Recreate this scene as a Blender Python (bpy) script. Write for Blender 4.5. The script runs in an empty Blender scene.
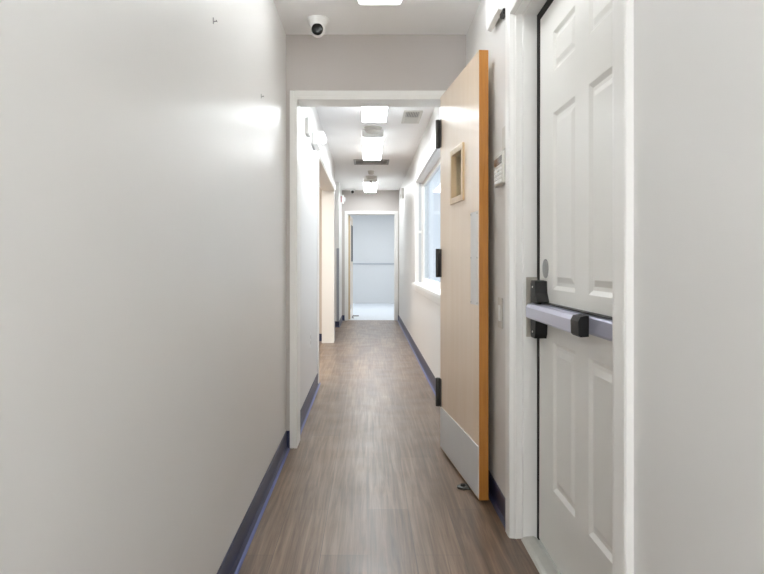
import bpy, bmesh, math
from mathutils import Vector, Matrix

C = bpy.context.scene.collection
H = 1.10          # camera height
CEIL = 2.445

# ------------------------------------------------------------------ materials
def new_mat(name):
    m = bpy.data.materials.new(name); m.use_nodes = True
    nt = m.node_tree
    return m, nt, nt.nodes['Principled BSDF']

def N(nt, t, **kw):
    n = nt.nodes.new(t)
    for k, v in kw.items():
        if k in n.inputs: n.inputs[k].default_value = v
        else: setattr(n, k, v)
    return n

def srgb(r, g, b):
    f = lambda c: (c/255/12.92) if c/255 <= .04045 else ((c/255+.055)/1.055)**2.4
    return (f(r), f(g), f(b), 1)

def simple(name, col, rough=.5, metal=0, coat=0, var=.04, scale=6, bump=0, bscale=60):
    """principled with a faint procedural mottling and optional fine bump"""
    m, nt, b = new_mat(name)
    tc = N(nt, 'ShaderNodeTexCoord')
    n = N(nt, 'ShaderNodeTexNoise', Scale=scale, Detail=4.0)
    nt.links.new(tc.outputs['Object'], n.inputs['Vector'])
    mx = N(nt, 'ShaderNodeMix', data_type='RGBA')
    lo = tuple(c*(1-var) for c in col[:3])+(1,); hi = tuple(min(1, c*(1+var)) for c in col[:3])+(1,)
    mx.inputs[6].default_value = lo; mx.inputs[7].default_value = hi
    nt.links.new(n.outputs['Fac'], mx.inputs[0])
    nt.links.new(mx.outputs[2], b.inputs['Base Color'])
    b.inputs['Roughness'].default_value = rough
    b.inputs['Metallic'].default_value = metal
    b.inputs['Coat Weight'].default_value = coat
    b.inputs['Coat Roughness'].default_value = .15
    if bump:
        n2 = N(nt, 'ShaderNodeTexNoise', Scale=bscale, Detail=3.0)
        nt.links.new(tc.outputs['Object'], n2.inputs['Vector'])
        bp = N(nt, 'ShaderNodeBump', Strength=bump, Distance=.002)
        nt.links.new(n2.outputs['Fac'], bp.inputs['Height'])
        nt.links.new(bp.outputs[0], b.inputs['Normal'])
    return m

WALL = simple('wall_paint', srgb(222, 221, 219), .37, var=.015, scale=1.3, bump=.05, bscale=14)
WALLF = simple('wall_paint_far', srgb(222, 221, 219), .36, var=.012, scale=1.3, bump=.05, bscale=14)
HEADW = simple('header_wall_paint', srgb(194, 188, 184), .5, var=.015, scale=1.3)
CEILM = simple('ceiling_paint', srgb(250, 250, 250), .8, var=.01, scale=2, bump=.05, bscale=90)
TRIM = simple('white_trim_paint', srgb(236, 235, 232), .32, var=.02, scale=5)
DOORW = simple('white_door_paint', srgb(232, 231, 227), .33, var=.02, scale=3)
NAVY = simple('navy_vinyl', srgb(38, 44, 76), .35, var=.06, scale=8)
NAVYL = simple('navy_toe_reflection', srgb(84, 94, 150), .3, var=.05, scale=8)  # paler blue stands in for light reflected along the floor edge
BLACK = simple('black_plastic', srgb(12, 11, 11), .55, var=.1)
GAP = simple('black_weatherstrip', srgb(16, 11, 9), .8, var=.1)
BRONZE = simple('dark_bronze', srgb(62, 60, 56), .4, metal=.3, var=.1)
STEEL = simple('brushed_steel', srgb(222, 220, 218), .38, metal=.35, var=.05, scale=30)
ALU = simple('satin_aluminium', srgb(176, 178, 198), .34, metal=.55, var=.03, scale=30)
KICK = simple('kick_plate_steel', srgb(226, 228, 230), .4, metal=.25, var=.03, scale=12)
PLASTIC = simple('white_plastic', srgb(236, 236, 234), .35, var=.01)
IVORY = simple('ivory_plastic', srgb(206, 203, 196), .4, var=.02)
GREYM = simple('grey_metal', srgb(160, 160, 160), .5, metal=.1, var=.05)
LCD = simple('dark_display', srgb(60, 60, 58), .2, var=.1)
RED = simple('red_print', srgb(160, 96, 100), .5)
TANSHADE = simple('wall_shadow_tan', srgb(206, 196, 184), .6, var=.02)  # tan tone puts the side room's shadow into the wall colour
CREAM = simple('cream_jamb_paint', srgb(234, 231, 224), .5, var=.01)
BLUEW = simple('cool_grey_paint', srgb(216, 218, 219), .5, var=.01)
FARFL = simple('pale_blue_floor_tile', srgb(222, 229, 236), .3, var=.02)
THRESH = simple('threshold_aluminium', srgb(190, 190, 184), .4, metal=.3, var=.1, scale=25, bump=.3, bscale=60)

def emit(name, col, s):
    m, nt, b = new_mat(name)
    b.inputs['Base Color'].default_value = (.8, .8, .8, 1)
    b.inputs['Emission Color'].default_value = col
    tc = N(nt, 'ShaderNodeTexCoord'); n = N(nt, 'ShaderNodeTexNoise', Scale=3.0)
    nt.links.new(tc.outputs['Object'], n.inputs['Vector'])
    mr = N(nt, 'ShaderNodeMapRange'); mr.inputs['To Min'].default_value = s*.97; mr.inputs['To Max'].default_value = s*1.03
    nt.links.new(n.outputs['Fac'], mr.inputs['Value'])
    nt.links.new(mr.outputs[0], b.inputs['Emission Strength'])
    return m
LAMP = emit('lit_diffuser', (.92, .97, 1.0, 1), 9.8)
LAMPN = emit('dim_diffuser', (.95, .98, .97, 1), .72)
SIDEFILL = emit('side_fill_glow', (.95, .98, 1, 1), 9)  # added glow on fixture sides, brightens near walls and ceiling
REARFILL = emit('rear_fill_diffuser', (.97, .98, .97, 1), 3)  # for the unseen fill fixture behind the camera

def glass():
    m, nt, b = new_mat('window_glass')
    nt.nodes.remove(b)
    out = nt.nodes['Material Output']
    tr = N(nt, 'ShaderNodeBsdfTransparent'); gl = N(nt, 'ShaderNodeBsdfGlossy', Roughness=.03)
    tr.inputs['Color'].default_value = (.93, .96, .98, 1)
    fr = N(nt, 'ShaderNodeFresnel', IOR=1.45); mx = N(nt, 'ShaderNodeMixShader')
    ml = N(nt, 'ShaderNodeMath', operation='MULTIPLY'); ml.inputs[1].default_value = .22
    nt.links.new(fr.outputs[0], ml.inputs[0]); nt.links.new(ml.outputs[0], mx.inputs[0]); nt.links.new(tr.outputs[0], mx.inputs[1])
    nt.links.new(gl.outputs[0], mx.inputs[2]); nt.links.new(mx.outputs[0], out.inputs[0])
    return m
GLASS = glass()

def floor_mat():
    m, nt, b = new_mat('wood_plank_vinyl')
    L = nt.links.new
    tc = N(nt, 'ShaderNodeTexCoord')
    rot = N(nt, 'ShaderNodeMapping'); rot.inputs['Rotation'].default_value = (0, 0, math.pi/2)
    L(tc.outputs['Object'], rot.inputs[0])
    br = N(nt, 'ShaderNodeTexBrick', Scale=1.0)
    br.offset = .37; br.inputs['Brick Width'].default_value = 1.22; br.inputs['Row Height'].default_value = .178
    br.inputs['Mortar Size'].default_value = .0012; br.inputs['Mortar Smooth'].default_value = .4
    br.inputs['Color1'].default_value = (0, 0, 0, 1); br.inputs['Color2'].default_value = (1, 1, 1, 1)
    br.inputs['Mortar'].default_value = (.35, .35, .35, 1)
    L(rot.outputs[0], br.inputs[0])
    st = N(nt, 'ShaderNodeMapping'); st.inputs['Scale'].default_value = (50, 1.8, 1)
    L(tc.outputs['Object'], st.inputs[0])
    n1 = N(nt, 'ShaderNodeTexNoise', Scale=1.0, Detail=8.0, Roughness=.62, Distortion=.6); L(st.outputs[0], n1.inputs[0])
    st2 = N(nt, 'ShaderNodeMapping'); st2.inputs['Scale'].default_value = (7, 1.0, 1)
    L(tc.outputs['Object'], st2.inputs[0])
    n2 = N(nt, 'ShaderNodeTexNoise', Scale=1.0, Detail=4.0); L(st2.outputs[0], n2.inputs[0])
    a = N(nt, 'ShaderNodeMath', operation='MULTIPLY_ADD'); L(n1.outputs['Fac'], a.inputs[0]); a.inputs[1].default_value = 1.0; a.inputs[2].default_value = -.22
    c = N(nt, 'ShaderNodeMath', operation='MULTIPLY_ADD'); L(n2.outputs['Fac'], c.inputs[0]); c.inputs[1].default_value = .45; L(a.outputs[0], c.inputs[2])
    d = N(nt, 'ShaderNodeMath', operation='MULTIPLY_ADD'); L(br.outputs['Color'], d.inputs[0]); d.inputs[1].default_value = .13; L(c.outputs[0], d.inputs[2])
    cr = N(nt, 'ShaderNodeValToRGB')
    cr.color_ramp.elements[0].position = .28; cr.color_ramp.elements[0].color = srgb(72, 55, 42)
    cr.color_ramp.elements[1].position = .82; cr.color_ramp.elements[1].color = srgb(146, 123, 102)
    e = cr.color_ramp.elements.new(.55); e.color = srgb(110, 89, 71)
    L(d.outputs[0], cr.inputs[0]); 
    mm = N(nt, 'ShaderNodeMix', data_type='RGBA'); mm.inputs[7].default_value = srgb(84, 72, 63)
    L(br.outputs['Fac'], mm.inputs[0]); L(cr.outputs[0], mm.inputs[6]); L(mm.outputs[2], b.inputs['Base Color'])
    n3 = N(nt, 'ShaderNodeTexNoise', Scale=5.0, Detail=4.0); L(tc.outputs['Object'], n3.inputs[0])
    r = N(nt, 'ShaderNodeMapRange'); r.inputs['To Min'].default_value = .23; r.inputs['To Max'].default_value = .45
    L(n3.outputs['Fac'], r.inputs['Value']); L(r.outputs[0], b.inputs['Roughness'])
    bp = N(nt, 'ShaderNodeBump', Strength=.12, Distance=.002); L(n1.outputs['Fac'], bp.inputs['Height']); L(bp.outputs[0], b.inputs['Normal'])
    return m
FLOOR = floor_mat()

def wood(name, c0, c1, rough=.28, coat=.4, sc=(18, 18, 1.2)):
    m, nt, b = new_mat(name); L = nt.links.new
    tc = N(nt, 'ShaderNodeTexCoord'); mp = N(nt, 'ShaderNodeMapping'); mp.inputs['Scale'].default_value = sc
    L(tc.outputs['Object'], mp.inputs[0])
    n = N(nt, 'ShaderNodeTexNoise', Scale=1.0, Detail=7.0, Distortion=.8); L(mp.outputs[0], n.inputs[0])
    cr = N(nt, 'ShaderNodeValToRGB'); cr.color_ramp.elements[0].position = .3; cr.color_ramp.elements[1].position = .75
    cr.color_ramp.elements[0].color = c0; cr.color_ramp.elements[1].color = c1
    L(n.outputs['Fac'], cr.inputs[0]); L(cr.outputs[0], b.inputs['Base Color'])
    b.inputs['Roughness'].default_value = rough; b.inputs['Coat Weight'].default_value = coat; b.inputs['Coat Roughness'].default_value = .22
    return m
MAPLE = wood('maple_veneer', srgb(236, 214, 188), srgb(242, 223, 202))
EDGE = wood('stained_door_edge', srgb(172, 112, 42), srgb(192, 130, 58), .4, .1, (60, 60, 3))
LITEF = wood('maple_lite_bead', srgb(206, 176, 134), srgb(222, 198, 164), .35, .2)

# ------------------------------------------------------------------ mesh helpers
def box(bm, x0, x1, y0, y1, z0, z1, bev=0, seg=2):
    r = bmesh.ops.create_cube(bm, size=1)
    vs = r['verts']
    bmesh.ops.scale(bm, vec=(abs(x1-x0), abs(y1-y0), abs(z1-z0)), verts=vs)
    bmesh.ops.translate(bm, vec=((x0+x1)/2, (y0+y1)/2, (z0+z1)/2), verts=vs)
    if bev:
        es = list({e for v in vs for e in v.link_edges})
        bmesh.ops.bevel(bm, geom=es, offset=bev, segments=seg, affect='EDGES', profile=.5)

def cyl(bm, p, axis, r1, h, r2=None, seg=32, bev=0):
    """frustum starting at p and running h along axis"""
    r2 = r1 if r2 is None else r2
    rot = Vector(axis).normalized().to_track_quat('Z', 'Y').to_matrix().to_4x4()
    M = Matrix.Translation(Vector(p)) @ rot @ Matrix.Translation((0, 0, h/2))
    r = bmesh.ops.create_cone(bm, cap_ends=True, segments=seg, radius1=r1, radius2=r2, depth=h, matrix=M)
    if bev:
        es = [e for e in {e for v in r['verts'] for e in v.link_edges} if any(len(f.verts) > 4 for f in e.link_faces)]
        bmesh.ops.bevel(bm, geom=es, offset=bev, segments=2, affect='EDGES', profile=.5)

def lathe(bm, p, axis, prof, seg=32):
    rot = Vector(axis).normalized().to_track_quat('Z', 'Y').to_matrix()
    rings = []
    for r, h in prof:
        rings.append([bm.verts.new(Vector(p)+rot @ Vector((r*math.cos(2*math.pi*i/seg), r*math.sin(2*math.pi*i/seg), h))) for i in range(seg)])
    for a, b in zip(rings, rings[1:]):
        for i in range(seg):
            bm.faces.new((a[i], a[(i+1) % seg], b[(i+1) % seg], b[i]))
    bm.faces.new(rings[0]); bm.faces.new(rings[-1])

def prism(bm, pts, axis, a0, a1):
    """closed 2-D outline extruded along axis; the outline gives the other two coordinates in xyz order"""
    def mk(p, a):
        q = list(p); q.insert(axis, a); return bm.verts.new(q)
    A = [mk(p, a0) for p in pts]; B = [mk(p, a1) for p in pts]
    bm.faces.new(A); bm.faces.new(B)
    for i in range(len(pts)):
        j = (i+1) % len(pts); bm.faces.new((A[i], A[j], B[j], B[i]))

def obj(name, fn, mat, parent=None, smooth=False):
    bm = bmesh.new(); fn(bm)
    bmesh.ops.recalc_face_normals(bm, faces=bm.faces[:])
    me = bpy.data.meshes.new(name); bm.to_mesh(me); bm.free()
    me.materials.append(mat)
    if smooth:
        for p in me.polygons: p.use_smooth = True
        try: me.set_sharp_from_angle(angle=math.radians(35))
        except Exception: pass
    o = bpy.data.objects.new(name, me); C.objects.link(o)
    if parent: o.parent = parent
    return o

def boxes(*bs, bev=0):
    def f(bm):
        for b in bs: box(bm, *b, bev=bev)
    return f

def struct(name, fn, mat, label=None):
    o = obj(name, fn, mat); o['kind'] = 'structure'
    if label: o['label'] = label
    return o

def thing(name, loc, label, cat, rotz=0, group=None, kind=None):
    o = bpy.data.objects.new(name, None); C.objects.link(o); o.empty_display_size = .05
    o.location = loc; o.rotation_euler = (0, 0, rotz); o['label'] = label
    if cat: o['category'] = cat
    if group: o['group'] = group
    if kind: o['kind'] = kind
    return o

# ------------------------------------------------------------------ room shell
XL, XLF, XR = -.485, -.455, .58
T = .12
YP0, YP1 = 3.846, 4.01      # partition wall with the first doorway
OX0, OX1, OZ = -.418, .457, 2.058
YE = 12.2                   # end wall
SO0, SO1 = 5.9, 8.84        # opening in the left wall of the far hall
WY0, WY1, WZ0, WZ1 = 4.75, 7.72, .85, 2.05   # window
DY0, DY1, DZ = 1.504, 2.585, 2.085           # exit door opening

struct('floor', boxes((-3.2, .62, -2.0, YE+.1, -.06, 0)), FLOOR, 'taupe wood plank floor running the length of the hallway')
struct('ceiling', boxes((-3.2, .72, -2.0, YE+.1, CEIL, CEIL+.08)), CEILM, 'flat off-white ceiling of the hallway')

struct('wall_left', boxes(
    (XL-T, XL, -2, YP0, 0, CEIL),                      # near wall
    (XLF-T, XLF, YP1, SO0, 0, CEIL),
    (XLF-T-.05, XLF, SO0, SO1, 2.085, CEIL),           # header over side opening
    (XLF-T-.05, XLF-.010, SO1, 9.15, 0, CEIL),              # stub
    (-.9, -.78, 9.15, 10.94, 0, CEIL),                 # recess back
    (-.9, -.49, 10.94, YE, 0, CEIL)), WALL)
struct('wall_right', boxes(
    (XR, XR+.14, -2, DY0, 0, CEIL), (XR, XR+.14, DY0, DY1, DZ, CEIL), (XR, XR+.14, DY1, WY0, 0, CEIL),
    (XR, XR+.14, WY0, WY1, 0, WZ0), (XR, XR+.14, WY0, WY1, WZ1, CEIL), (XR, XR+.14, WY1, YE, 0, CEIL)), WALL)
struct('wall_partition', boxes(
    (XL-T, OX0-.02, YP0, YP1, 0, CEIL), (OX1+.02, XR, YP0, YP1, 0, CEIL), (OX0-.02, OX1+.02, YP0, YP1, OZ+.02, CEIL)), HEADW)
EX0, EX1, EZ = -.383, .507, 2.0
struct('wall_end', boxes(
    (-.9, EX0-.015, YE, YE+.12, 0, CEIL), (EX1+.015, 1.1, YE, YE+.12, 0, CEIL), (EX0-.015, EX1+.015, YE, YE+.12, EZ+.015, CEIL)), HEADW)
struct('wall_back', boxes((-.7, .72, -2.12, -2.0, 0, CEIL)), WALL)
struct('wall_side_room', boxes((-3.2, XLF-T-.05, 9.05, 9.15, 0, CEIL), (-3.2, XLF-T, 5.3, 5.4, 0, CEIL), (-3.3, -3.2, 5.3, 9.15, 0, CEIL)), TANSHADE)
# room beyond the end doorway
struct('floor_far_room', boxes((-2.2, 1.0, YE+.1, 17.3, -.06, 0)), FARFL, 'pale blue glossy floor of the room beyond the far doorway')
struct('ceiling_far_room', boxes((-2.2, 1.0, YE+.1, 17.3, CEIL, CEIL+.08)), CEILM)
struct('wall_far_room', boxes((-2.2, 1.0, 17.2, 17.3, 0, CEIL), (-2.3, -2.2, YE+.1, 17.3, 0, CEIL), (1.0, 1.1, YE+.1, 17.3, 0, CEIL)), BLUEW)
struct('trim_8', boxes((-2.2, 1.0, 17.18, 17.2, 1.035, 1.075), bev=.004), simple('chair_rail_paint', srgb(182, 186, 192), .5), 'thin grey chair rail across the far room wall')

# baseboards: coved vinyl profile, with reflected light painted in as a lighter toe at the floor
def base_prof(s):    # (x offset, z)
    return [(0, .0), (s*.016, 0), (s*.013, .006), (s*.005, .016), (s*.005, .098), (s*.002, .102), (0, .102)]
def base_y(xw, s, y0, y1):       # along Y on a wall at x = xw, facing s
    return lambda bm: prism(bm, [(xw+px, pz) for px, pz in base_prof(s)], 1, y0, y1)
def base_x(yw, s, x0, x1):
    return lambda bm: prism(bm, [(yw+px, pz) for px, pz in base_prof(s)], 0, x0, x1)
def multi(*fs):
    def f(bm):
        for q in fs: q(bm)
    return f
struct('baseboard_left', multi(base_y(XL, 1, -2, YP0), base_x(YP0, -1, XL, -.462), base_y(XLF, 1, YP1, SO0-.0),
       base_x(10.94, -1, -.78, -.49), base_y(-.49, 1, 10.94, YE), base_x(9.05, -1, -3.2, XLF-T-.05)), NAVY, 'navy vinyl baseboard along the left wall')
struct('baseboard_right', multi(base_y(XR, -1, -2, DY0-.085), base_y(XR, -1, DY1+.075, YP0), base_y(XR, -1, YP1, YE)), NAVY, 'navy vinyl baseboard along the right wall')
struct('baseboard_end', multi(base_x(YE, -1, -.49, EX0-.055), base_x(YE, -1, EX1+.055, XR)), NAVY, 'short navy baseboard pieces beside the far door frame')
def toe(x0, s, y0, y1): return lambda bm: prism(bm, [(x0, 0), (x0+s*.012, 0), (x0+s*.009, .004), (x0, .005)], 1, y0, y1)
struct('trim_9', multi(toe(XL+.015, 1, -2, YP0-.02), toe(XLF+.015, 1, YP1, SO0), toe(XR-.015, -1, YP1, YE)), NAVYL, 'paler blue toe edge of the vinyl baseboard, painted-in reflected light')

# first door frame (white, in partition)
def frame(bm, x0, x1, z1, ya, yb, w, face=.014, stop=True, wl=None):
    wl = wl or w
    # jambs
    box(bm, x0-.02, x0, ya-face, yb+.006, 0, z1+.02, .002, 1)
    box(bm, x1, x1+.02, ya-face, yb+.006, 0, z1+.02, .002, 1)
    box(bm, x0, x1, ya-face, yb+.006, z1, z1+.02, .002, 1)
    # casings
    box(bm, x0-wl, x0-.019, ya-face, ya, 0, z1+w, .004, 2)
    box(bm, x1+.019, x1+w, ya-face, ya, 0, z1+w, .004, 2)
    box(bm, x0-.019, x1+.019, ya-face, ya, z1+.019, z1+w, .004, 2)
    if stop:
        m = (ya+yb)/2+.02
        box(bm, x0, x0+.012, m, m+.03, 0, z1, .002, 1); box(bm, x1-.012, x1, m, m+.03, 0, z1, .002, 1)
        box(bm, x0+.012, x1-.012, m, m+.03, z1-.012, z1, .002, 1)
struct('trim_1', lambda bm: frame(bm, OX0, OX1, OZ, YP0, YP1, .054, stop=False, wl=.044), TRIM, 'white painted frame of the nearest doorway across the hall')
struct('trim_2', lambda bm: frame(bm, EX0, EX1, EZ, YE, YE+.12, .056), TRIM, 'white frame of the doorway at the far end')

# exit door frame: thin wall casing and stepped reveal
def exit_frame(bm):
    xo = XR-.016
    for s, ye in ((1, DY1), (-1, DY0)):
        w = .075 if s > 0 else .085
        # outline in (x, y): casing on the wall then reveal steps toward the door
        p = [(XR, ye+s*w), (xo, ye+s*w), (xo-.003, ye+s*(w-.006)), (xo-.003, ye+s*.02), (xo, ye+s*.004), (xo+.018, ye),
             (xo+.026, ye-s*.004), (xo+.028, ye-s*.001), (xo+.048, ye), (xo+.052, ye-s*.007), (.70, ye-s*.007), (.70, ye+s*.03), (XR, ye+s*.03)]
        prism(bm, p, 2, 0, DZ+w if s > 0 else DZ+.075)
    w = .075; ye = DZ
    p = [(XR, ye+w), (xo, ye+w), (xo-.003, ye+w-.006), (xo-.003, ye+.02), (xo, ye+.004), (xo+.018, ye),
         (xo+.026, ye-.004), (xo+.028, ye-.001), (xo+.048, ye), (xo+.052, ye-.007), (.70, ye-.007), (.70, ye+.03), (XR, ye+.03)]
    prism(bm, p, 1, DY0-.005, DY1+.005)
struct('trim_3', exit_frame, TRIM, 'white moulded frame around the white panelled exit door')
def gapf(bm):
    box(bm, .704, .712, DY0, DY1, 0, DZ)
    prism(bm, [(DY1-.008, 0), (DY1-.032, 0), (DY1-.050, DZ-.04), (DY1-.008, DZ-.007)], 0, .6698, .6745)
    prism(bm, [(DY1-.05, DZ-.04), (DY1-.008, DZ-.007), (DY0+.006, DZ-.007), (DY0+.006, DZ-.03)], 0, .6698, .6745)
struct('trim_4', gapf, GAP, 'dark weatherstrip gap around the exit door')
struct('trim_5', lambda bm: prism(bm, [(.606, 0), (.612, .008), (.625, .012), (.655, .014), (.668, .008), (.678, .008), (.678, 0)], 1, DY0+.003, DY1-.009), THRESH, 'worn pale metal threshold under the exit door')

# side opening lining (cream)
struct('trim_6', boxes((XLF-T-.052, XLF-.008, SO1-.015, SO1+.0, 0, 2.085), (XLF-T-.052, XLF+.003, SO0, SO1, 2.07, 2.087), (XLF-T, XLF+.003, SO0-.01, SO0, 0, 2.087)), CREAM, 'cream lining of the wide opening in the left wall')
struct('trim_7', boxes((XLF-.010, XLF-.006, SO1, SO1+.07, 0, 2.15), (XLF, XLF+.012, SO0-.07, SO1+.07, 2.085, 2.15), (XLF, XLF+.012, SO0-.07, SO0, 0, 2.085), bev=.003), TRIM, 'white casing around the wide opening in the left wall')

# ------------------------------------------------------------------ window
win = thing('window_1', (XR, (WY0+WY1)/2, WZ0), 'white framed window in the right wall beyond the first doorway', None, kind='structure')
ox, oy, oz = win.location
def W(*bs, bev=.003): return boxes(*[(a-ox, b-ox, c-oy, d-oy, e-oz, f-oz) for a, b, c, d, e, f in bs], bev=bev)
obj('casing', W((XR-.018, XR, WY1, WY1+.09, WZ0-.02, WZ1+.09), (XR-.018, XR, WY0-.09, WY0, WZ0-.02, WZ1+.09), (XR-.018, XR, WY0, WY1, WZ1, WZ1+.09)), TRIM, win)
obj('sill', W((XR-.05, XR+.10, WY0-.12, WY1+.12, WZ0-.025, WZ0+.006), (XR-.02, XR, WY0-.1, WY1+.1, WZ0-.09, WZ0-.025)), TRIM, win)
obj('reveal', W((XR, XR+.135, WY1-.01, WY1, WZ0, WZ1), (XR, XR+.135, WY0, WY0+.01, WZ0, WZ1), (XR, XR+.135, WY0, WY1, WZ1-.01, WZ1)), TRIM, win)
gy = .07
obj('track', W((XR+.022, XR+.052, WY1-.018, WY1-.01, WZ0, WZ1-.01), bev=0), simple('sash_track', srgb(196, 198, 200), .5), win)
obj('sash_lock', W((XR+gy-.05, XR+gy-.02, WY1-.05, WY1-.02, 1.44, 1.47)), PLASTIC, win)
mid = 1.455
sash = obj('sash_frame', W((XR+gy, XR+gy+.04, WY1-.065, WY1-.01, WZ0, WZ1-.01), (XR+gy, XR+gy+.04, WY0+.01, WY0+.08, WZ0, WZ1-.01),
     (XR+gy, XR+gy+.04, WY0+.08, WY1-.065, WZ0, WZ0+.06), (XR+gy, XR+gy+.04, WY0+.08, WY1-.065, WZ1-.06, WZ1-.01)), TRIM, win)
obj('pane', W((XR+gy+.018, XR+gy+.022, WY0+.08, WY1-.065, WZ0+.06, WZ1-.06), bev=0), GLASS, win)
# ------------------------------------------------------------------ door_1: open maple leaf
hx, hy = .425, 3.824
ang = math.atan2(-.856, .082)
LW, TH = .86, .043
d1 = thing('door_1', (hx, hy, 0), 'open pale maple door with small window and steel kick plate, leaning toward the right wall', None, ang, kind='structure')
Z0, Z1 = .012, 2.068
v0, v1, vz0, vz1 = .315, .56, 1.43, 1.68
obj('leaf', boxes((0, v0, .001, TH-.001, Z0, Z1), (v1, LW, .001, TH-.001, Z0, Z1), (v0, v1, .001, TH-.001, Z0, vz0), (v0, v1, .001, TH-.001, vz1, Z1)), MAPLE, d1)
obj('edge_band', boxes((LW, LW+.0025, 0, TH, Z0, Z1)), EDGE, d1)
def lite(bm):
    for (a, b_, c, d) in ((v0-.02, v0+.012, vz0-.02, vz1+.02), (v1-.012, v1+.02, vz0-.02, vz1+.02), (v0+.012, v1-.012, vz0-.02, vz0+.012), (v0+.012, v1-.012, vz1-.012, vz1+.02)):
        box(bm, a, b_, -.009, TH+.009, c, d, .003, 2)
lf = obj('window_bead', lite, LITEF, d1)
obj('pane', boxes((v0+.012, v1-.012, .019, .024, vz0+.012, vz1-.012)), GLASS, d1)
pp = obj('push_plate', boxes((.715, .842, -.002, .001, .90, 1.335), bev=.0006), STEEL, d1); pp['label'] = 'brushed steel push plate'
def screws(bm):
    for x in (.723, .834):
        for z in (.91, 1.12, 1.325): cyl(bm, (x, -.002, z), (0, -1, 0), .004, .0015, seg=12)
obj('screw', screws, GREYM, pp)
obj('kick_plate', boxes((.012, LW-.008, -.002, .001, .02, .255), bev=.0006), KICK, d1)
for k, z in enumerate((1.77, 1.01, .25)):
    def hb(bm, z=z):
        cyl(bm, (-.012, -.012, z), (0, 0, 1), .013, .168, seg=20, bev=.003)
        box(bm, -.03, -.001, -.02, .006, z+.004, z+.164, .004, 2)
        box(bm, -.001, .03, -.0025, .001, z+.002, z+.166, .001, 1)
    obj('hinge', hb, BRONZE, d1, True)

# kick-down / floor door stop at free end
ds = thing('door_stop', (.490, 3.165, 0), 'small dark rubber-tipped door stop under the open maple door', 'door stop', ang)
def dsf(bm):
    prism(bm, [(-.03, 0), (.03, 0), (.03, .006), (.012, .012), (-.03, .012)], 1, -.035, .0)
    cyl(bm, (0, -.03, 0), (0, 0, 1), .027, .011, seg=24, bev=.002)
obj('base', dsf, BRONZE, ds, True)
obj('rubber_tip', lambda bm: cyl(bm, (0, -.028, .010), (0, 0, 1), .014, .012, .010, seg=20, bev=.002), BLACK, ds, True)

# ------------------------------------------------------------------ door_2: white six panel exit door
DX = .672
d2 = thing('door_2', (DX, (DY0+DY1)/2, 0), 'white six-panel exit door with a silver push bar on the right', None, kind='structure')
def panel_door(bm):
    y0, y1, z0, z1 = DY0+.010-d2.location.y, DY1-.012-d2.location.y, .016, DZ-.014
    c = 0
    ys = [y0, -.315, -.065, .065, .315, y1]
    zs = [z0, .27, .81, 1.0, 1.64, 1.79, 1.935, z1]
    back = .03
    def quad(a, b_, c_, d_): bm.faces.new([bm.verts.new(p) for p in (a, b_, c_, d_)])
    for i in range(5):
        for j in range(7):
            A, B, Cc, D = ys[i], ys[i+1], zs[j], zs[j+1]
            if i in (1, 3) and j in (1, 3, 5):
                rings = [(0, 0), (.014, .009), (.026, .009), (.046, .002)]
                if j == 5: rings = [(0, 0), (.012, .009), (.020, .009), (.036, .002)]
                rv = [[(d, A+n, Cc+n), (d, B-n, Cc+n), (d, B-n, D-n), (d, A+n, D-n)] for n, d in rings]
                for a, b_ in zip(rv, rv[1:]):
                    for k in range(4): quad(a[k], a[(k+1) % 4], b_[(k+1) % 4], b_[k])
                quad(*rv[-1])
            else: quad((0, A, Cc), (0, B, Cc), (0, B, D), (0, A, D))
    bmesh.ops.remove_doubles(bm, verts=bm.verts[:], dist=.0002)
    es = [e for e in bm.edges if e.is_boundary]
    r = bmesh.ops.extrude_edge_only(bm, edges=es)
    nv = [v for v in r['geom'] if isinstance(v, bmesh.types.BMVert)]
    for v in nv: v.co.x = back
    bmesh.ops.holes_fill(bm, edges=[e for e in bm.edges if e.is_boundary], sides=0)
obj('leaf', panel_door, DOORW, d2)
yc = d2.location.y
def L2(x, y, z): return (x-DX, y-yc, z)
# push bar
def rail(bm):
    # rail body, D profile in (x, z)
    p = [(0, .885), (-.022, .888), (-.028, .896), (-.028, .936), (-.022, .945), (0, .948)]
    prism(bm, p, 1, 1.53-yc, 2.50-yc)
rl = obj('push_bar', rail, ALU, d2); rl['label'] = 'silver push bar with black ends'
def pad(bm):
    p = [(-.028, .884), (-.050, .882), (-.056, .888), (-.057, .925), (-.050, .938), (-.028, .942)]
    prism(bm, p, 1, 1.965-yc, 2.535-yc)
obj('push_pad', pad, simple('satin_push_pad', srgb(205, 207, 226), .3, metal=.35, var=.02), rl)
def padcap(bm):
    p = [(-.028, .882), (-.052, .880), (-.0585, .886), (-.0595, .926), (-.052, .940), (-.028, .944)]
    prism(bm, p, 1, 1.895-yc, 1.966-yc)
obj('end_cap', padcap, BLACK, rl)
def slot(bm): box(bm, -.027, -.002, 1.535-yc, 2.46-yc, .947, .9495)
obj('slot', slot, BLACK, rl)
def head(bm):
    # tapered vertical latch case in (y, z), split above and below the pad
    yo = 2.465-yc
    prism(bm, [(yo-.055, .952), (yo-.030, .985), (yo-.024, 1.028), (yo+.028, 1.030), (yo+.040, 1.018), (yo+.040, .945), (yo-.040, .945)], 0, -.045, 0)
    prism(bm, [(yo-.035, .885), (yo+.040, .885), (yo+.040, .822), (yo+.030, .812), (yo-.018, .812), (yo-.028, .83)], 0, -.045, 0)
    box(bm, -.03, 0, yo-.03, yo+.04, .885, .945)
ch = obj('latch_case', head, BLACK, rl)
def scr(bm):
    for z in (1.005, .835): cyl(bm, (-.045, 2.475-yc, z), (-1, 0, 0), .004, .002, seg=12)
obj('screw', scr, STEEL, ch)
obj('lock_cover', lambda bm: cyl(bm, (0, 2.455-yc, 1.075), (-1, 0, 0), .036, .004, seg=32, bev=.001), GREYM, d2, True)
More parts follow.
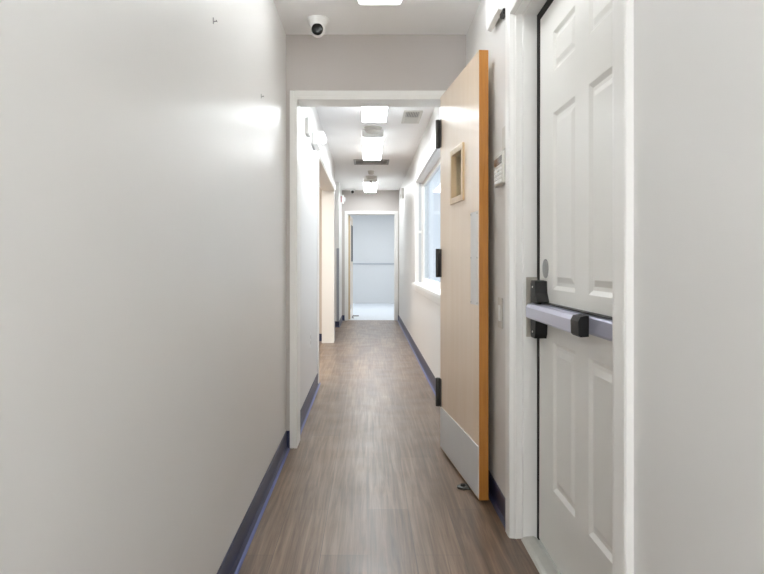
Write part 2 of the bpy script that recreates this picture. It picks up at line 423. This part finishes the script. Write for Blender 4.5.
obj('scratch_guard', lambda bm: cyl(bm, (0, 2.545-yc, .735), (-1, 0, 0), .006, .002, seg=12), GREYM, d2)
# strike plate on far jamb reveal
sp = thing('strike_plate', (.652, DY1-.008, .922), 'steel strike plate screwed to the white frame behind the push bar end', 'strike plate')
obj('plate', boxes((-.026, .018, -.006, 0, -.118, .118), bev=.002), simple('satin_nickel', srgb(176, 170, 160), .4, metal=.3), sp)
obj('strike_roller', lambda bm: box(bm, .002, .016, -.012, -.006, -.09, .09, .003), BLACK, sp)

# ------------------------------------------------------------------ door_3: far open door
d3 = thing('door_3', (EX0+.001, YE+.13, 0), 'pale wooden door standing open into the far room, seen edge on', None, math.radians(87.7), kind='structure')
obj('leaf', boxes((0, .86, -.04, -.004, .01, 1.985)), MAPLE, d3)
obj('edge_band', boxes((-.003, 0, -.044, 0, .01, 1.985)), wood('pale_door_edge', srgb(200, 176, 140), srgb(214, 192, 158), .4, .1), d3)
obj('vision_glass', boxes((.36, .80, -.044, -.04, 1.11, 1.82)), simple('smoked_glass', srgb(70, 72, 76), .7), d3)
for z in (1.83, .98, .24):
    obj('hinge', boxes((-.012, .012, -.058, -.04, z-.05, z+.05), bev=.003), STEEL, d3)
fs = thing('door_stop', (-.30, 12.72, 0), 'small grey door stop on the pale floor just beyond the far doorway', 'door stop')
obj('base', boxes((-.025, .025, -.03, .03, 0, .012), bev=.003), GREYM, fs)
obj('arm', boxes((.0, .12, -.012, .012, .035, .06), (-.01, .012, -.012, .012, .01, .05), bev=.003), GREYM, fs)

# ------------------------------------------------------------------ ceiling light fixtures
def fixture(y0, y1, xc, label, mat, w=.215, hgt=.075):
    t = thing('ceiling_light', (xc, (y0+y1)/2, CEIL), label, 'light', group=None)
    L = y1-y0
    obj('housing', boxes((-w/2+.001, w/2-.001, -L/2+.006, L/2-.006, -hgt*.93, 0), bev=.002) if mat is LAMP else boxes((-w/2+.012, w/2-.012, -L/2+.006, L/2-.006, -.022, 0), bev=.003), PLASTIC, t)
    h = w/2
    def dif(bm):
        top = -.018 if mat is not LAMP else -hgt*.95
        prism(bm, [(-h, top), (-h+.001, -hgt*.86), (-h+.006, -hgt*.96), (-h+.016, -hgt), (h-.016, -hgt), (h-.006, -hgt*.96), (h-.001, -hgt*.86), (h, top)] if mat is not LAMP else [(-h, top), (-h+.004, -hgt), (h-.004, -hgt), (h, top)], 1, -L/2+.012, L/2-.012)
    obj('diffuser', dif, mat, t)
    if mat is not LAMP:
        obj('side_fill', boxes((-h-.002, -h+.004, -L/2+.02, L/2-.02, -hgt*.84, -.022), (h-.004, h+.002, -L/2+.02, L/2-.02, -hgt*.84, -.022)), SIDEFILL, t)  # added glowing strips that throw fill sideways, away from the floor
    for s in (-1, 1):
        def cap(bm, s=s):
            ya = s*(L/2-.012); yb = s*L/2
            prism(bm, [(-h-.003, 0), (-h-.003, -hgt*.86), (-h+.004, -hgt*.98), (-h+.016, -hgt*1.03), (h-.016, -hgt*1.03), (h-.004, -hgt*.98), (h+.003, -hgt*.86), (h+.003, 0)], 1, min(ya, yb), max(ya, yb))
        obj('end_cap', cap, PLASTIC, t)
    return t
fixture(1.72, 3.22, .058, 'dim rectangular ceiling light nearest the camera, before the first doorway', LAMPN, w=.205)
fixture(4.45, 5.92, .055, 'bright rectangular ceiling light just beyond the first doorway', LAMP)
fixture(6.62, 8.12, .05, 'bright rectangular ceiling light in the middle, behind a round detector', LAMP)
fixture(10.35, 11.85, .04, 'bright rectangular ceiling light nearest the far end wall', LAMP)
fixture(-1.2, .3, .05, 'unseen rectangular fill light added on the ceiling above and behind the camera', REARFILL)  # out of view, added to fill the near hall

# round detectors
def detector(x, y, r, label, stem=0):
    t = thing('smoke_detector', (x, y, CEIL), label, 'detector')
    obj('base', lambda bm: lathe(bm, (0, 0, 0), (0, 0, -1), [(r, 0), (r, .012), (r*.96, .016)]), IVORY, t, True)
    obj('cover', lambda bm: lathe(bm, (0, 0, 0), (0, 0, -1), [(r*.9, .014), (r*.88, .035), (r*.7, .05), (r*.3, .056), (.001, .057)]), IVORY, t, True)
    if stem:
        obj('sensor_stem', lambda bm: lathe(bm, (0, 0, 0), (0, 0, -1), [(.012, .055), (.016, .06), (.016, stem), (.022, stem+.005), (.02, stem+.015), (.001, stem+.018)], 16), IVORY, t, True)
detector(.048, 6.50, .09, 'round off-white smoke detector in front of the middle ceiling light')
detector(.05, 10.2, .09, 'round off-white detector with a drop sensor before the far ceiling light', .12)
detector(.045, 9.6, .05, 'small flat round detector on the ceiling beyond the long grey grille')

# return grille
rg = thing('ceiling_vent', (.045, 8.72, CEIL), 'long grey louvred grille across the hallway ceiling', 'vent')
obj('frame', boxes((-.235, .235, -.2, -.175, -.012, 0), (-.235, .235, .175, .2, -.012, 0), (-.235, -.21, -.175, .175, -.012, 0), (.21, .235, -.175, .175, -.012, 0), bev=.002), GREYM, rg)
obj('backing', boxes((-.21, .21, -.175, .175, -.003, 0)), simple('duct_dark', srgb(160, 160, 160), .8), rg)
def slats(bm):
    for k in range(14):
        y = -.163+k*.025
        prism(bm, [(y-.007, -.011), (y+.006, -.003), (y+.008, -.004), (y-.005, -.012)], 0, -.21, .21)
obj('louvre', slats, simple('louvre_grey', srgb(190, 190, 188), .5), rg)
# supply register right
sr = thing('ceiling_vent', (.405, 6.02, CEIL), 'small white square air register on the ceiling near the window side', 'vent')
obj('frame', boxes((-.085, .085, -.25, -.225, -.01, 0), (-.085, .085, .225, .25, -.01, 0), (-.085, -.06, -.225, .225, -.01, 0), (.06, .085, -.225, .225, -.01, 0), (-.06, .06, -.01, .01, -.01, 0), bev=.002), IVORY, sr)
obj('backing', boxes((-.06, .06, -.225, .225, -.003, 0)), simple('duct_grey', srgb(150, 150, 150), .8), sr)
def slats2(bm):
    for k in range(8):
        x = -.052+k*.015
        prism(bm, [(x-.004, -.010), (x+.003, -.003), (x+.004, -.004), (x-.003, -.011)], 1, -.225, -.01)
    for k in range(9):
        y = .022+k*.023
        prism(bm, [(y+.007, -.010), (y-.008, -.003), (y-.009, -.004), (y+.006, -.011)], 0, -.06, .06)
obj('louvre', slats2, IVORY, sr)

# turret camera near
def turret(x, y, s, label):
    t = thing('security_camera', (x, y, CEIL), label, 'camera')
    obj('base', lambda bm: lathe(bm, (0, 0, 0), (0, 0, -1), [(.060*s, 0), (.060*s, .008*s), (.052*s, .026*s), (.040*s, .042*s), (.036*s, .046*s)]), PLASTIC, t, True)
    obj('eyeball', lambda bm: lathe(bm, (0, -.006*s, -.062*s), (0, -1, -.18), [(.002, -.04*s), (.018*s, -.036*s), (.033*s, -.022*s), (.040*s, 0), (.039*s, .012*s), (.033*s, .024*s), (.031*s, .026*s)]), PLASTIC, t, True)
    obj('lens', lambda bm: lathe(bm, (0, -.006*s, -.062*s), (0, -1, -.18), [(.030*s, .024*s), (.0315*s, .030*s), (.028*s, .033*s), (.012*s, .036*s), (.001, .036*s)]), simple('black_lens_cover', srgb(14, 13, 14), .25), t, True)
turret(-.278, 3.60, 1.02, 'white dome security camera with black lens on the ceiling before the first doorway')
turret(-.285, 11.95, .9, 'tiny security camera on the ceiling by the far end wall')

# emergency light, left wall of far hall
el = thing('emergency_light', (XLF, 5.4, 2.10), 'white two-headed emergency light on the left wall past the first doorway', 'emergency light')
obj('housing', lambda bm: box(bm, 0, .055, -.15, .15, -.055, .06, .018, 4), PLASTIC, el, True)
for y, tilt in ((-.075, -.35), (.085, .1)):
    hd = obj('lamp_head', lambda bm, y=y, tilt=tilt: lathe(bm, (.062, y, .03), (.5, tilt-.7, -.25), [(.015, -.035), (.032, -.027), (.041, 0), (.043, .018), (.040, .026)], 28), PLASTIC, el, True)
    obj('lens', lambda bm, y=y, tilt=tilt: lathe(bm, (.062, y, .03), (.5, tilt-.7, -.25), [(.038, .024), (.036, .028), (.018, .034), (.001, .035)], 28), simple('lamp_lens', srgb(236, 236, 236), .15), hd, True)
    obj('neck', lambda bm, y=y: cyl(bm, (.04, y, .01), (1, 0, .5), .016, .05, seg=16), PLASTIC, el, True)
ws = thing('wall_speaker', (XLF, 4.78, 2.09), 'small white box high on the left wall before the emergency light', 'alarm')
obj('housing', lambda bm: box(bm, 0, .03, -.075, .075, -.06, .06, .008, 3), PLASTIC, ws, True)
obj('grille', lambda bm: [box(bm, .030, .0315, -.05, .05, z, z+.006) for z in (-.035, -.018, -.001, .016, .033)] and None, GREYM, ws)

# left wall receptacle
ot = thing('wall_outlet', (XLF, 5.1, .49), 'white outlet plate low on the left wall past the first doorway', 'outlet')
obj('plate', boxes((0, .005, -.036, .036, -.058, .058), bev=.002), PLASTIC, ot)
obj('socket', boxes((.005, .0065, -.016, .016, .008, .036), (.005, .0065, -.016, .016, -.036, -.008), bev=.0005), IVORY, ot)

# fire strobe left at end, box at right
st = thing('fire_strobe', (-.49, 11.75, 2.23), 'white fire strobe with red lettering stripe high on the left wall by the far door', 'alarm')
obj('housing', lambda bm: box(bm, 0, .05, -.06, .06, -.075, .075, .008, 2), PLASTIC, st)
obj('red_stripe', boxes((.002, .020, -.0615, -.0602, -.055, .055)), RED, st)
obj('strobe_lens', lambda bm: box(bm, .05, .08, -.03, .03, -.04, .04, .01, 2), simple('clear_lens', srgb(230, 232, 234), .15), st)
sb = thing('wall_sensor', (XR, 10.55, 2.21), 'white box high on the right wall near the far door', 'alarm')
obj('housing', lambda bm: box(bm, -.045, 0, -.05, .05, -.085, .085, .01, 2), PLASTIC, sb)
obj('lens', lambda bm: box(bm, -.052, -.045, -.03, .03, -.06, -.01, .002, 1), IVORY, sb)
cg = thing('corner_guard', (-.49, 10.94, 0), 'tall grey corner guard on the left wall corner near the far door', 'corner guard')
obj('guard', boxes((-.04, .004, -.004, 0, .105, 1.33), (.0, .004, 0, .04, .105, 1.33)), simple('corner_guard_vinyl', srgb(150, 152, 158), .5), cg)

# alarm sensor upper right near
al = thing('door_alarm', (XR, 2.80, 2.15), 'white door alarm high on the right wall above the maple door edge', 'alarm')
def alb(bm):
    prism(bm, [(0, .03), (-.016, .0), (-.036, .006), (-.042, .03), (-.042, .2), (-.034, .212), (0, .215)], 1, -.09, .17)
obj('housing', alb, PLASTIC, al)
obj('contact', lambda bm: box(bm, -.020, 0, -.10, -.035, -.018, .006, .004), BLACK, al)
# keypad
kp = thing('alarm_keypad', (XR, 2.765, 1.495), 'ivory alarm keypad with dark display on the right wall beside the exit door', 'keypad')
obj('housing', lambda bm: box(bm, -.026, 0, -.085, .10, -.068, .065, .006, 3), IVORY, kp, True)
obj('display', lambda bm: box(bm, -.0275, -.0255, -.07, .088, .016, .050, .0006, 1), LCD, kp)
for r in range(4):
    for c in range(4):
        y = -.055+c*.040; z = -.054+r*.0165
        obj('key', lambda bm, y=y, z=z: box(bm, -.0295, -.0255, y-.013, y+.013, z-.006, z+.006, .001, 1), PLASTIC, kp)
bp = thing('blank_plate', (XR, 2.73, 1.62), 'narrow ivory wall plate just above the alarm keypad', 'wall plate')
obj('plate', boxes((-.008, 0, -.042, .042, -.045, .05), bev=.002), IVORY, bp)
obj('screw', lambda bm: cyl(bm, (-.006, 0, .02), (-1, 0, 0), .003, .001, seg=10), GREYM, bp)
# switch
sw = thing('light_switch', (XR, 2.835, .878), 'ivory light switch on the right wall below the alarm keypad', 'switch')
obj('plate', boxes((-.006, 0, -.045, .045, -.066, .066), bev=.002), IVORY, sw)
obj('rocker', boxes((-.010, -.006, -.017, .017, -.034, .034), bev=.0015), PLASTIC, sw)

# nails on the near left wall
def nail(px, py, label):
    u = px-368; s = u/XL*1.0; y = 650*XL/u; z = H+(262-py)/650*y
    t = thing('wall_nail', (XL, y, z), label, 'nail', group=None)
    obj('shank', lambda bm: cyl(bm, (0, 0, 0), (1, 0, .25), .0015, .012, seg=10), GREYM, t)
    obj('head', lambda bm: cyl(bm, (.011, 0, .0028), (1, 0, .25), .004, .0015, seg=12), GREYM, t)
    obj('bracket', lambda bm: box(bm, 0, .002, -.003, .003, -.006, .014, .0005, 1), GREYM, t)
nail(213, 22, 'tiny picture nail high on the left wall, nearer the camera')
nail(261, 97, 'tiny picture nail on the left wall closer to the first doorway')

# ------------------------------------------------------------------ lights
def area(name, loc, size, power, rot, col=(1, 1, 1), sy=None):
    l = bpy.data.lights.new(name, 'AREA'); l.energy = power; l.color = col; l.size = size
    if sy: l.shape = 'RECTANGLE'; l.size_y = sy
    o = bpy.data.objects.new(name, l); C.objects.link(o); o.location = loc; o.rotation_euler = rot; return o
area('far_room_lamp', (.3, 14.8, 2.40), 1.6, 24, (0, 0, 0), (.96, .98, 1), 2.5)
area('side_room_lamp', (-1.8, 7.3, 2.40), 1.2, 32, (0, 0, 0), (1, .965, .91), 1.5)

w = bpy.data.worlds.new('World'); bpy.context.scene.world = w; w.use_nodes = True
nt = w.node_tree; bg = nt.nodes['Background']
tc = nt.nodes.new('ShaderNodeTexCoord'); sx = nt.nodes.new('ShaderNodeSeparateXYZ'); cr = nt.nodes.new('ShaderNodeValToRGB')
nt.links.new(tc.outputs['Generated'], sx.inputs[0]); nt.links.new(sx.outputs['Z'], cr.inputs[0])
cr.color_ramp.elements[0].position = 0; cr.color_ramp.elements[0].color = (.86, .92, 1, 1)
cr.color_ramp.elements[1].position = .6; cr.color_ramp.elements[1].color = (.70, .83, 1, 1)
nt.links.new(cr.outputs[0], bg.inputs[0]); bg.inputs[1].default_value = .5

area('fill_behind', (.05, -1.95, 1.35), .95, 23, (math.radians(118), 0, 0), (.95, .985, 1), 2.0)  # added fill lamp in front of the solid back wall
# ------------------------------------------------------------------ camera
cam = bpy.data.cameras.new('Camera'); co = bpy.data.objects.new('Camera', cam); C.objects.link(co)
co.location = (0, 0, H); co.rotation_euler = (math.pi/2, 0, 0)
cam.sensor_width = 36; cam.lens = 650/764*36
cam.shift_x = 14/764; cam.shift_y = -25/764
cam.clip_start = .02
bpy.context.scene.camera = co
bpy.context.scene.view_settings.view_transform = 'Standard'
bpy.context.scene.view_settings.look = 'None'
bpy.context.scene.view_settings.exposure = 1.2
bpy.context.scene.cycles.max_bounces = 12
bpy.context.scene.cycles.diffuse_bounces = 8
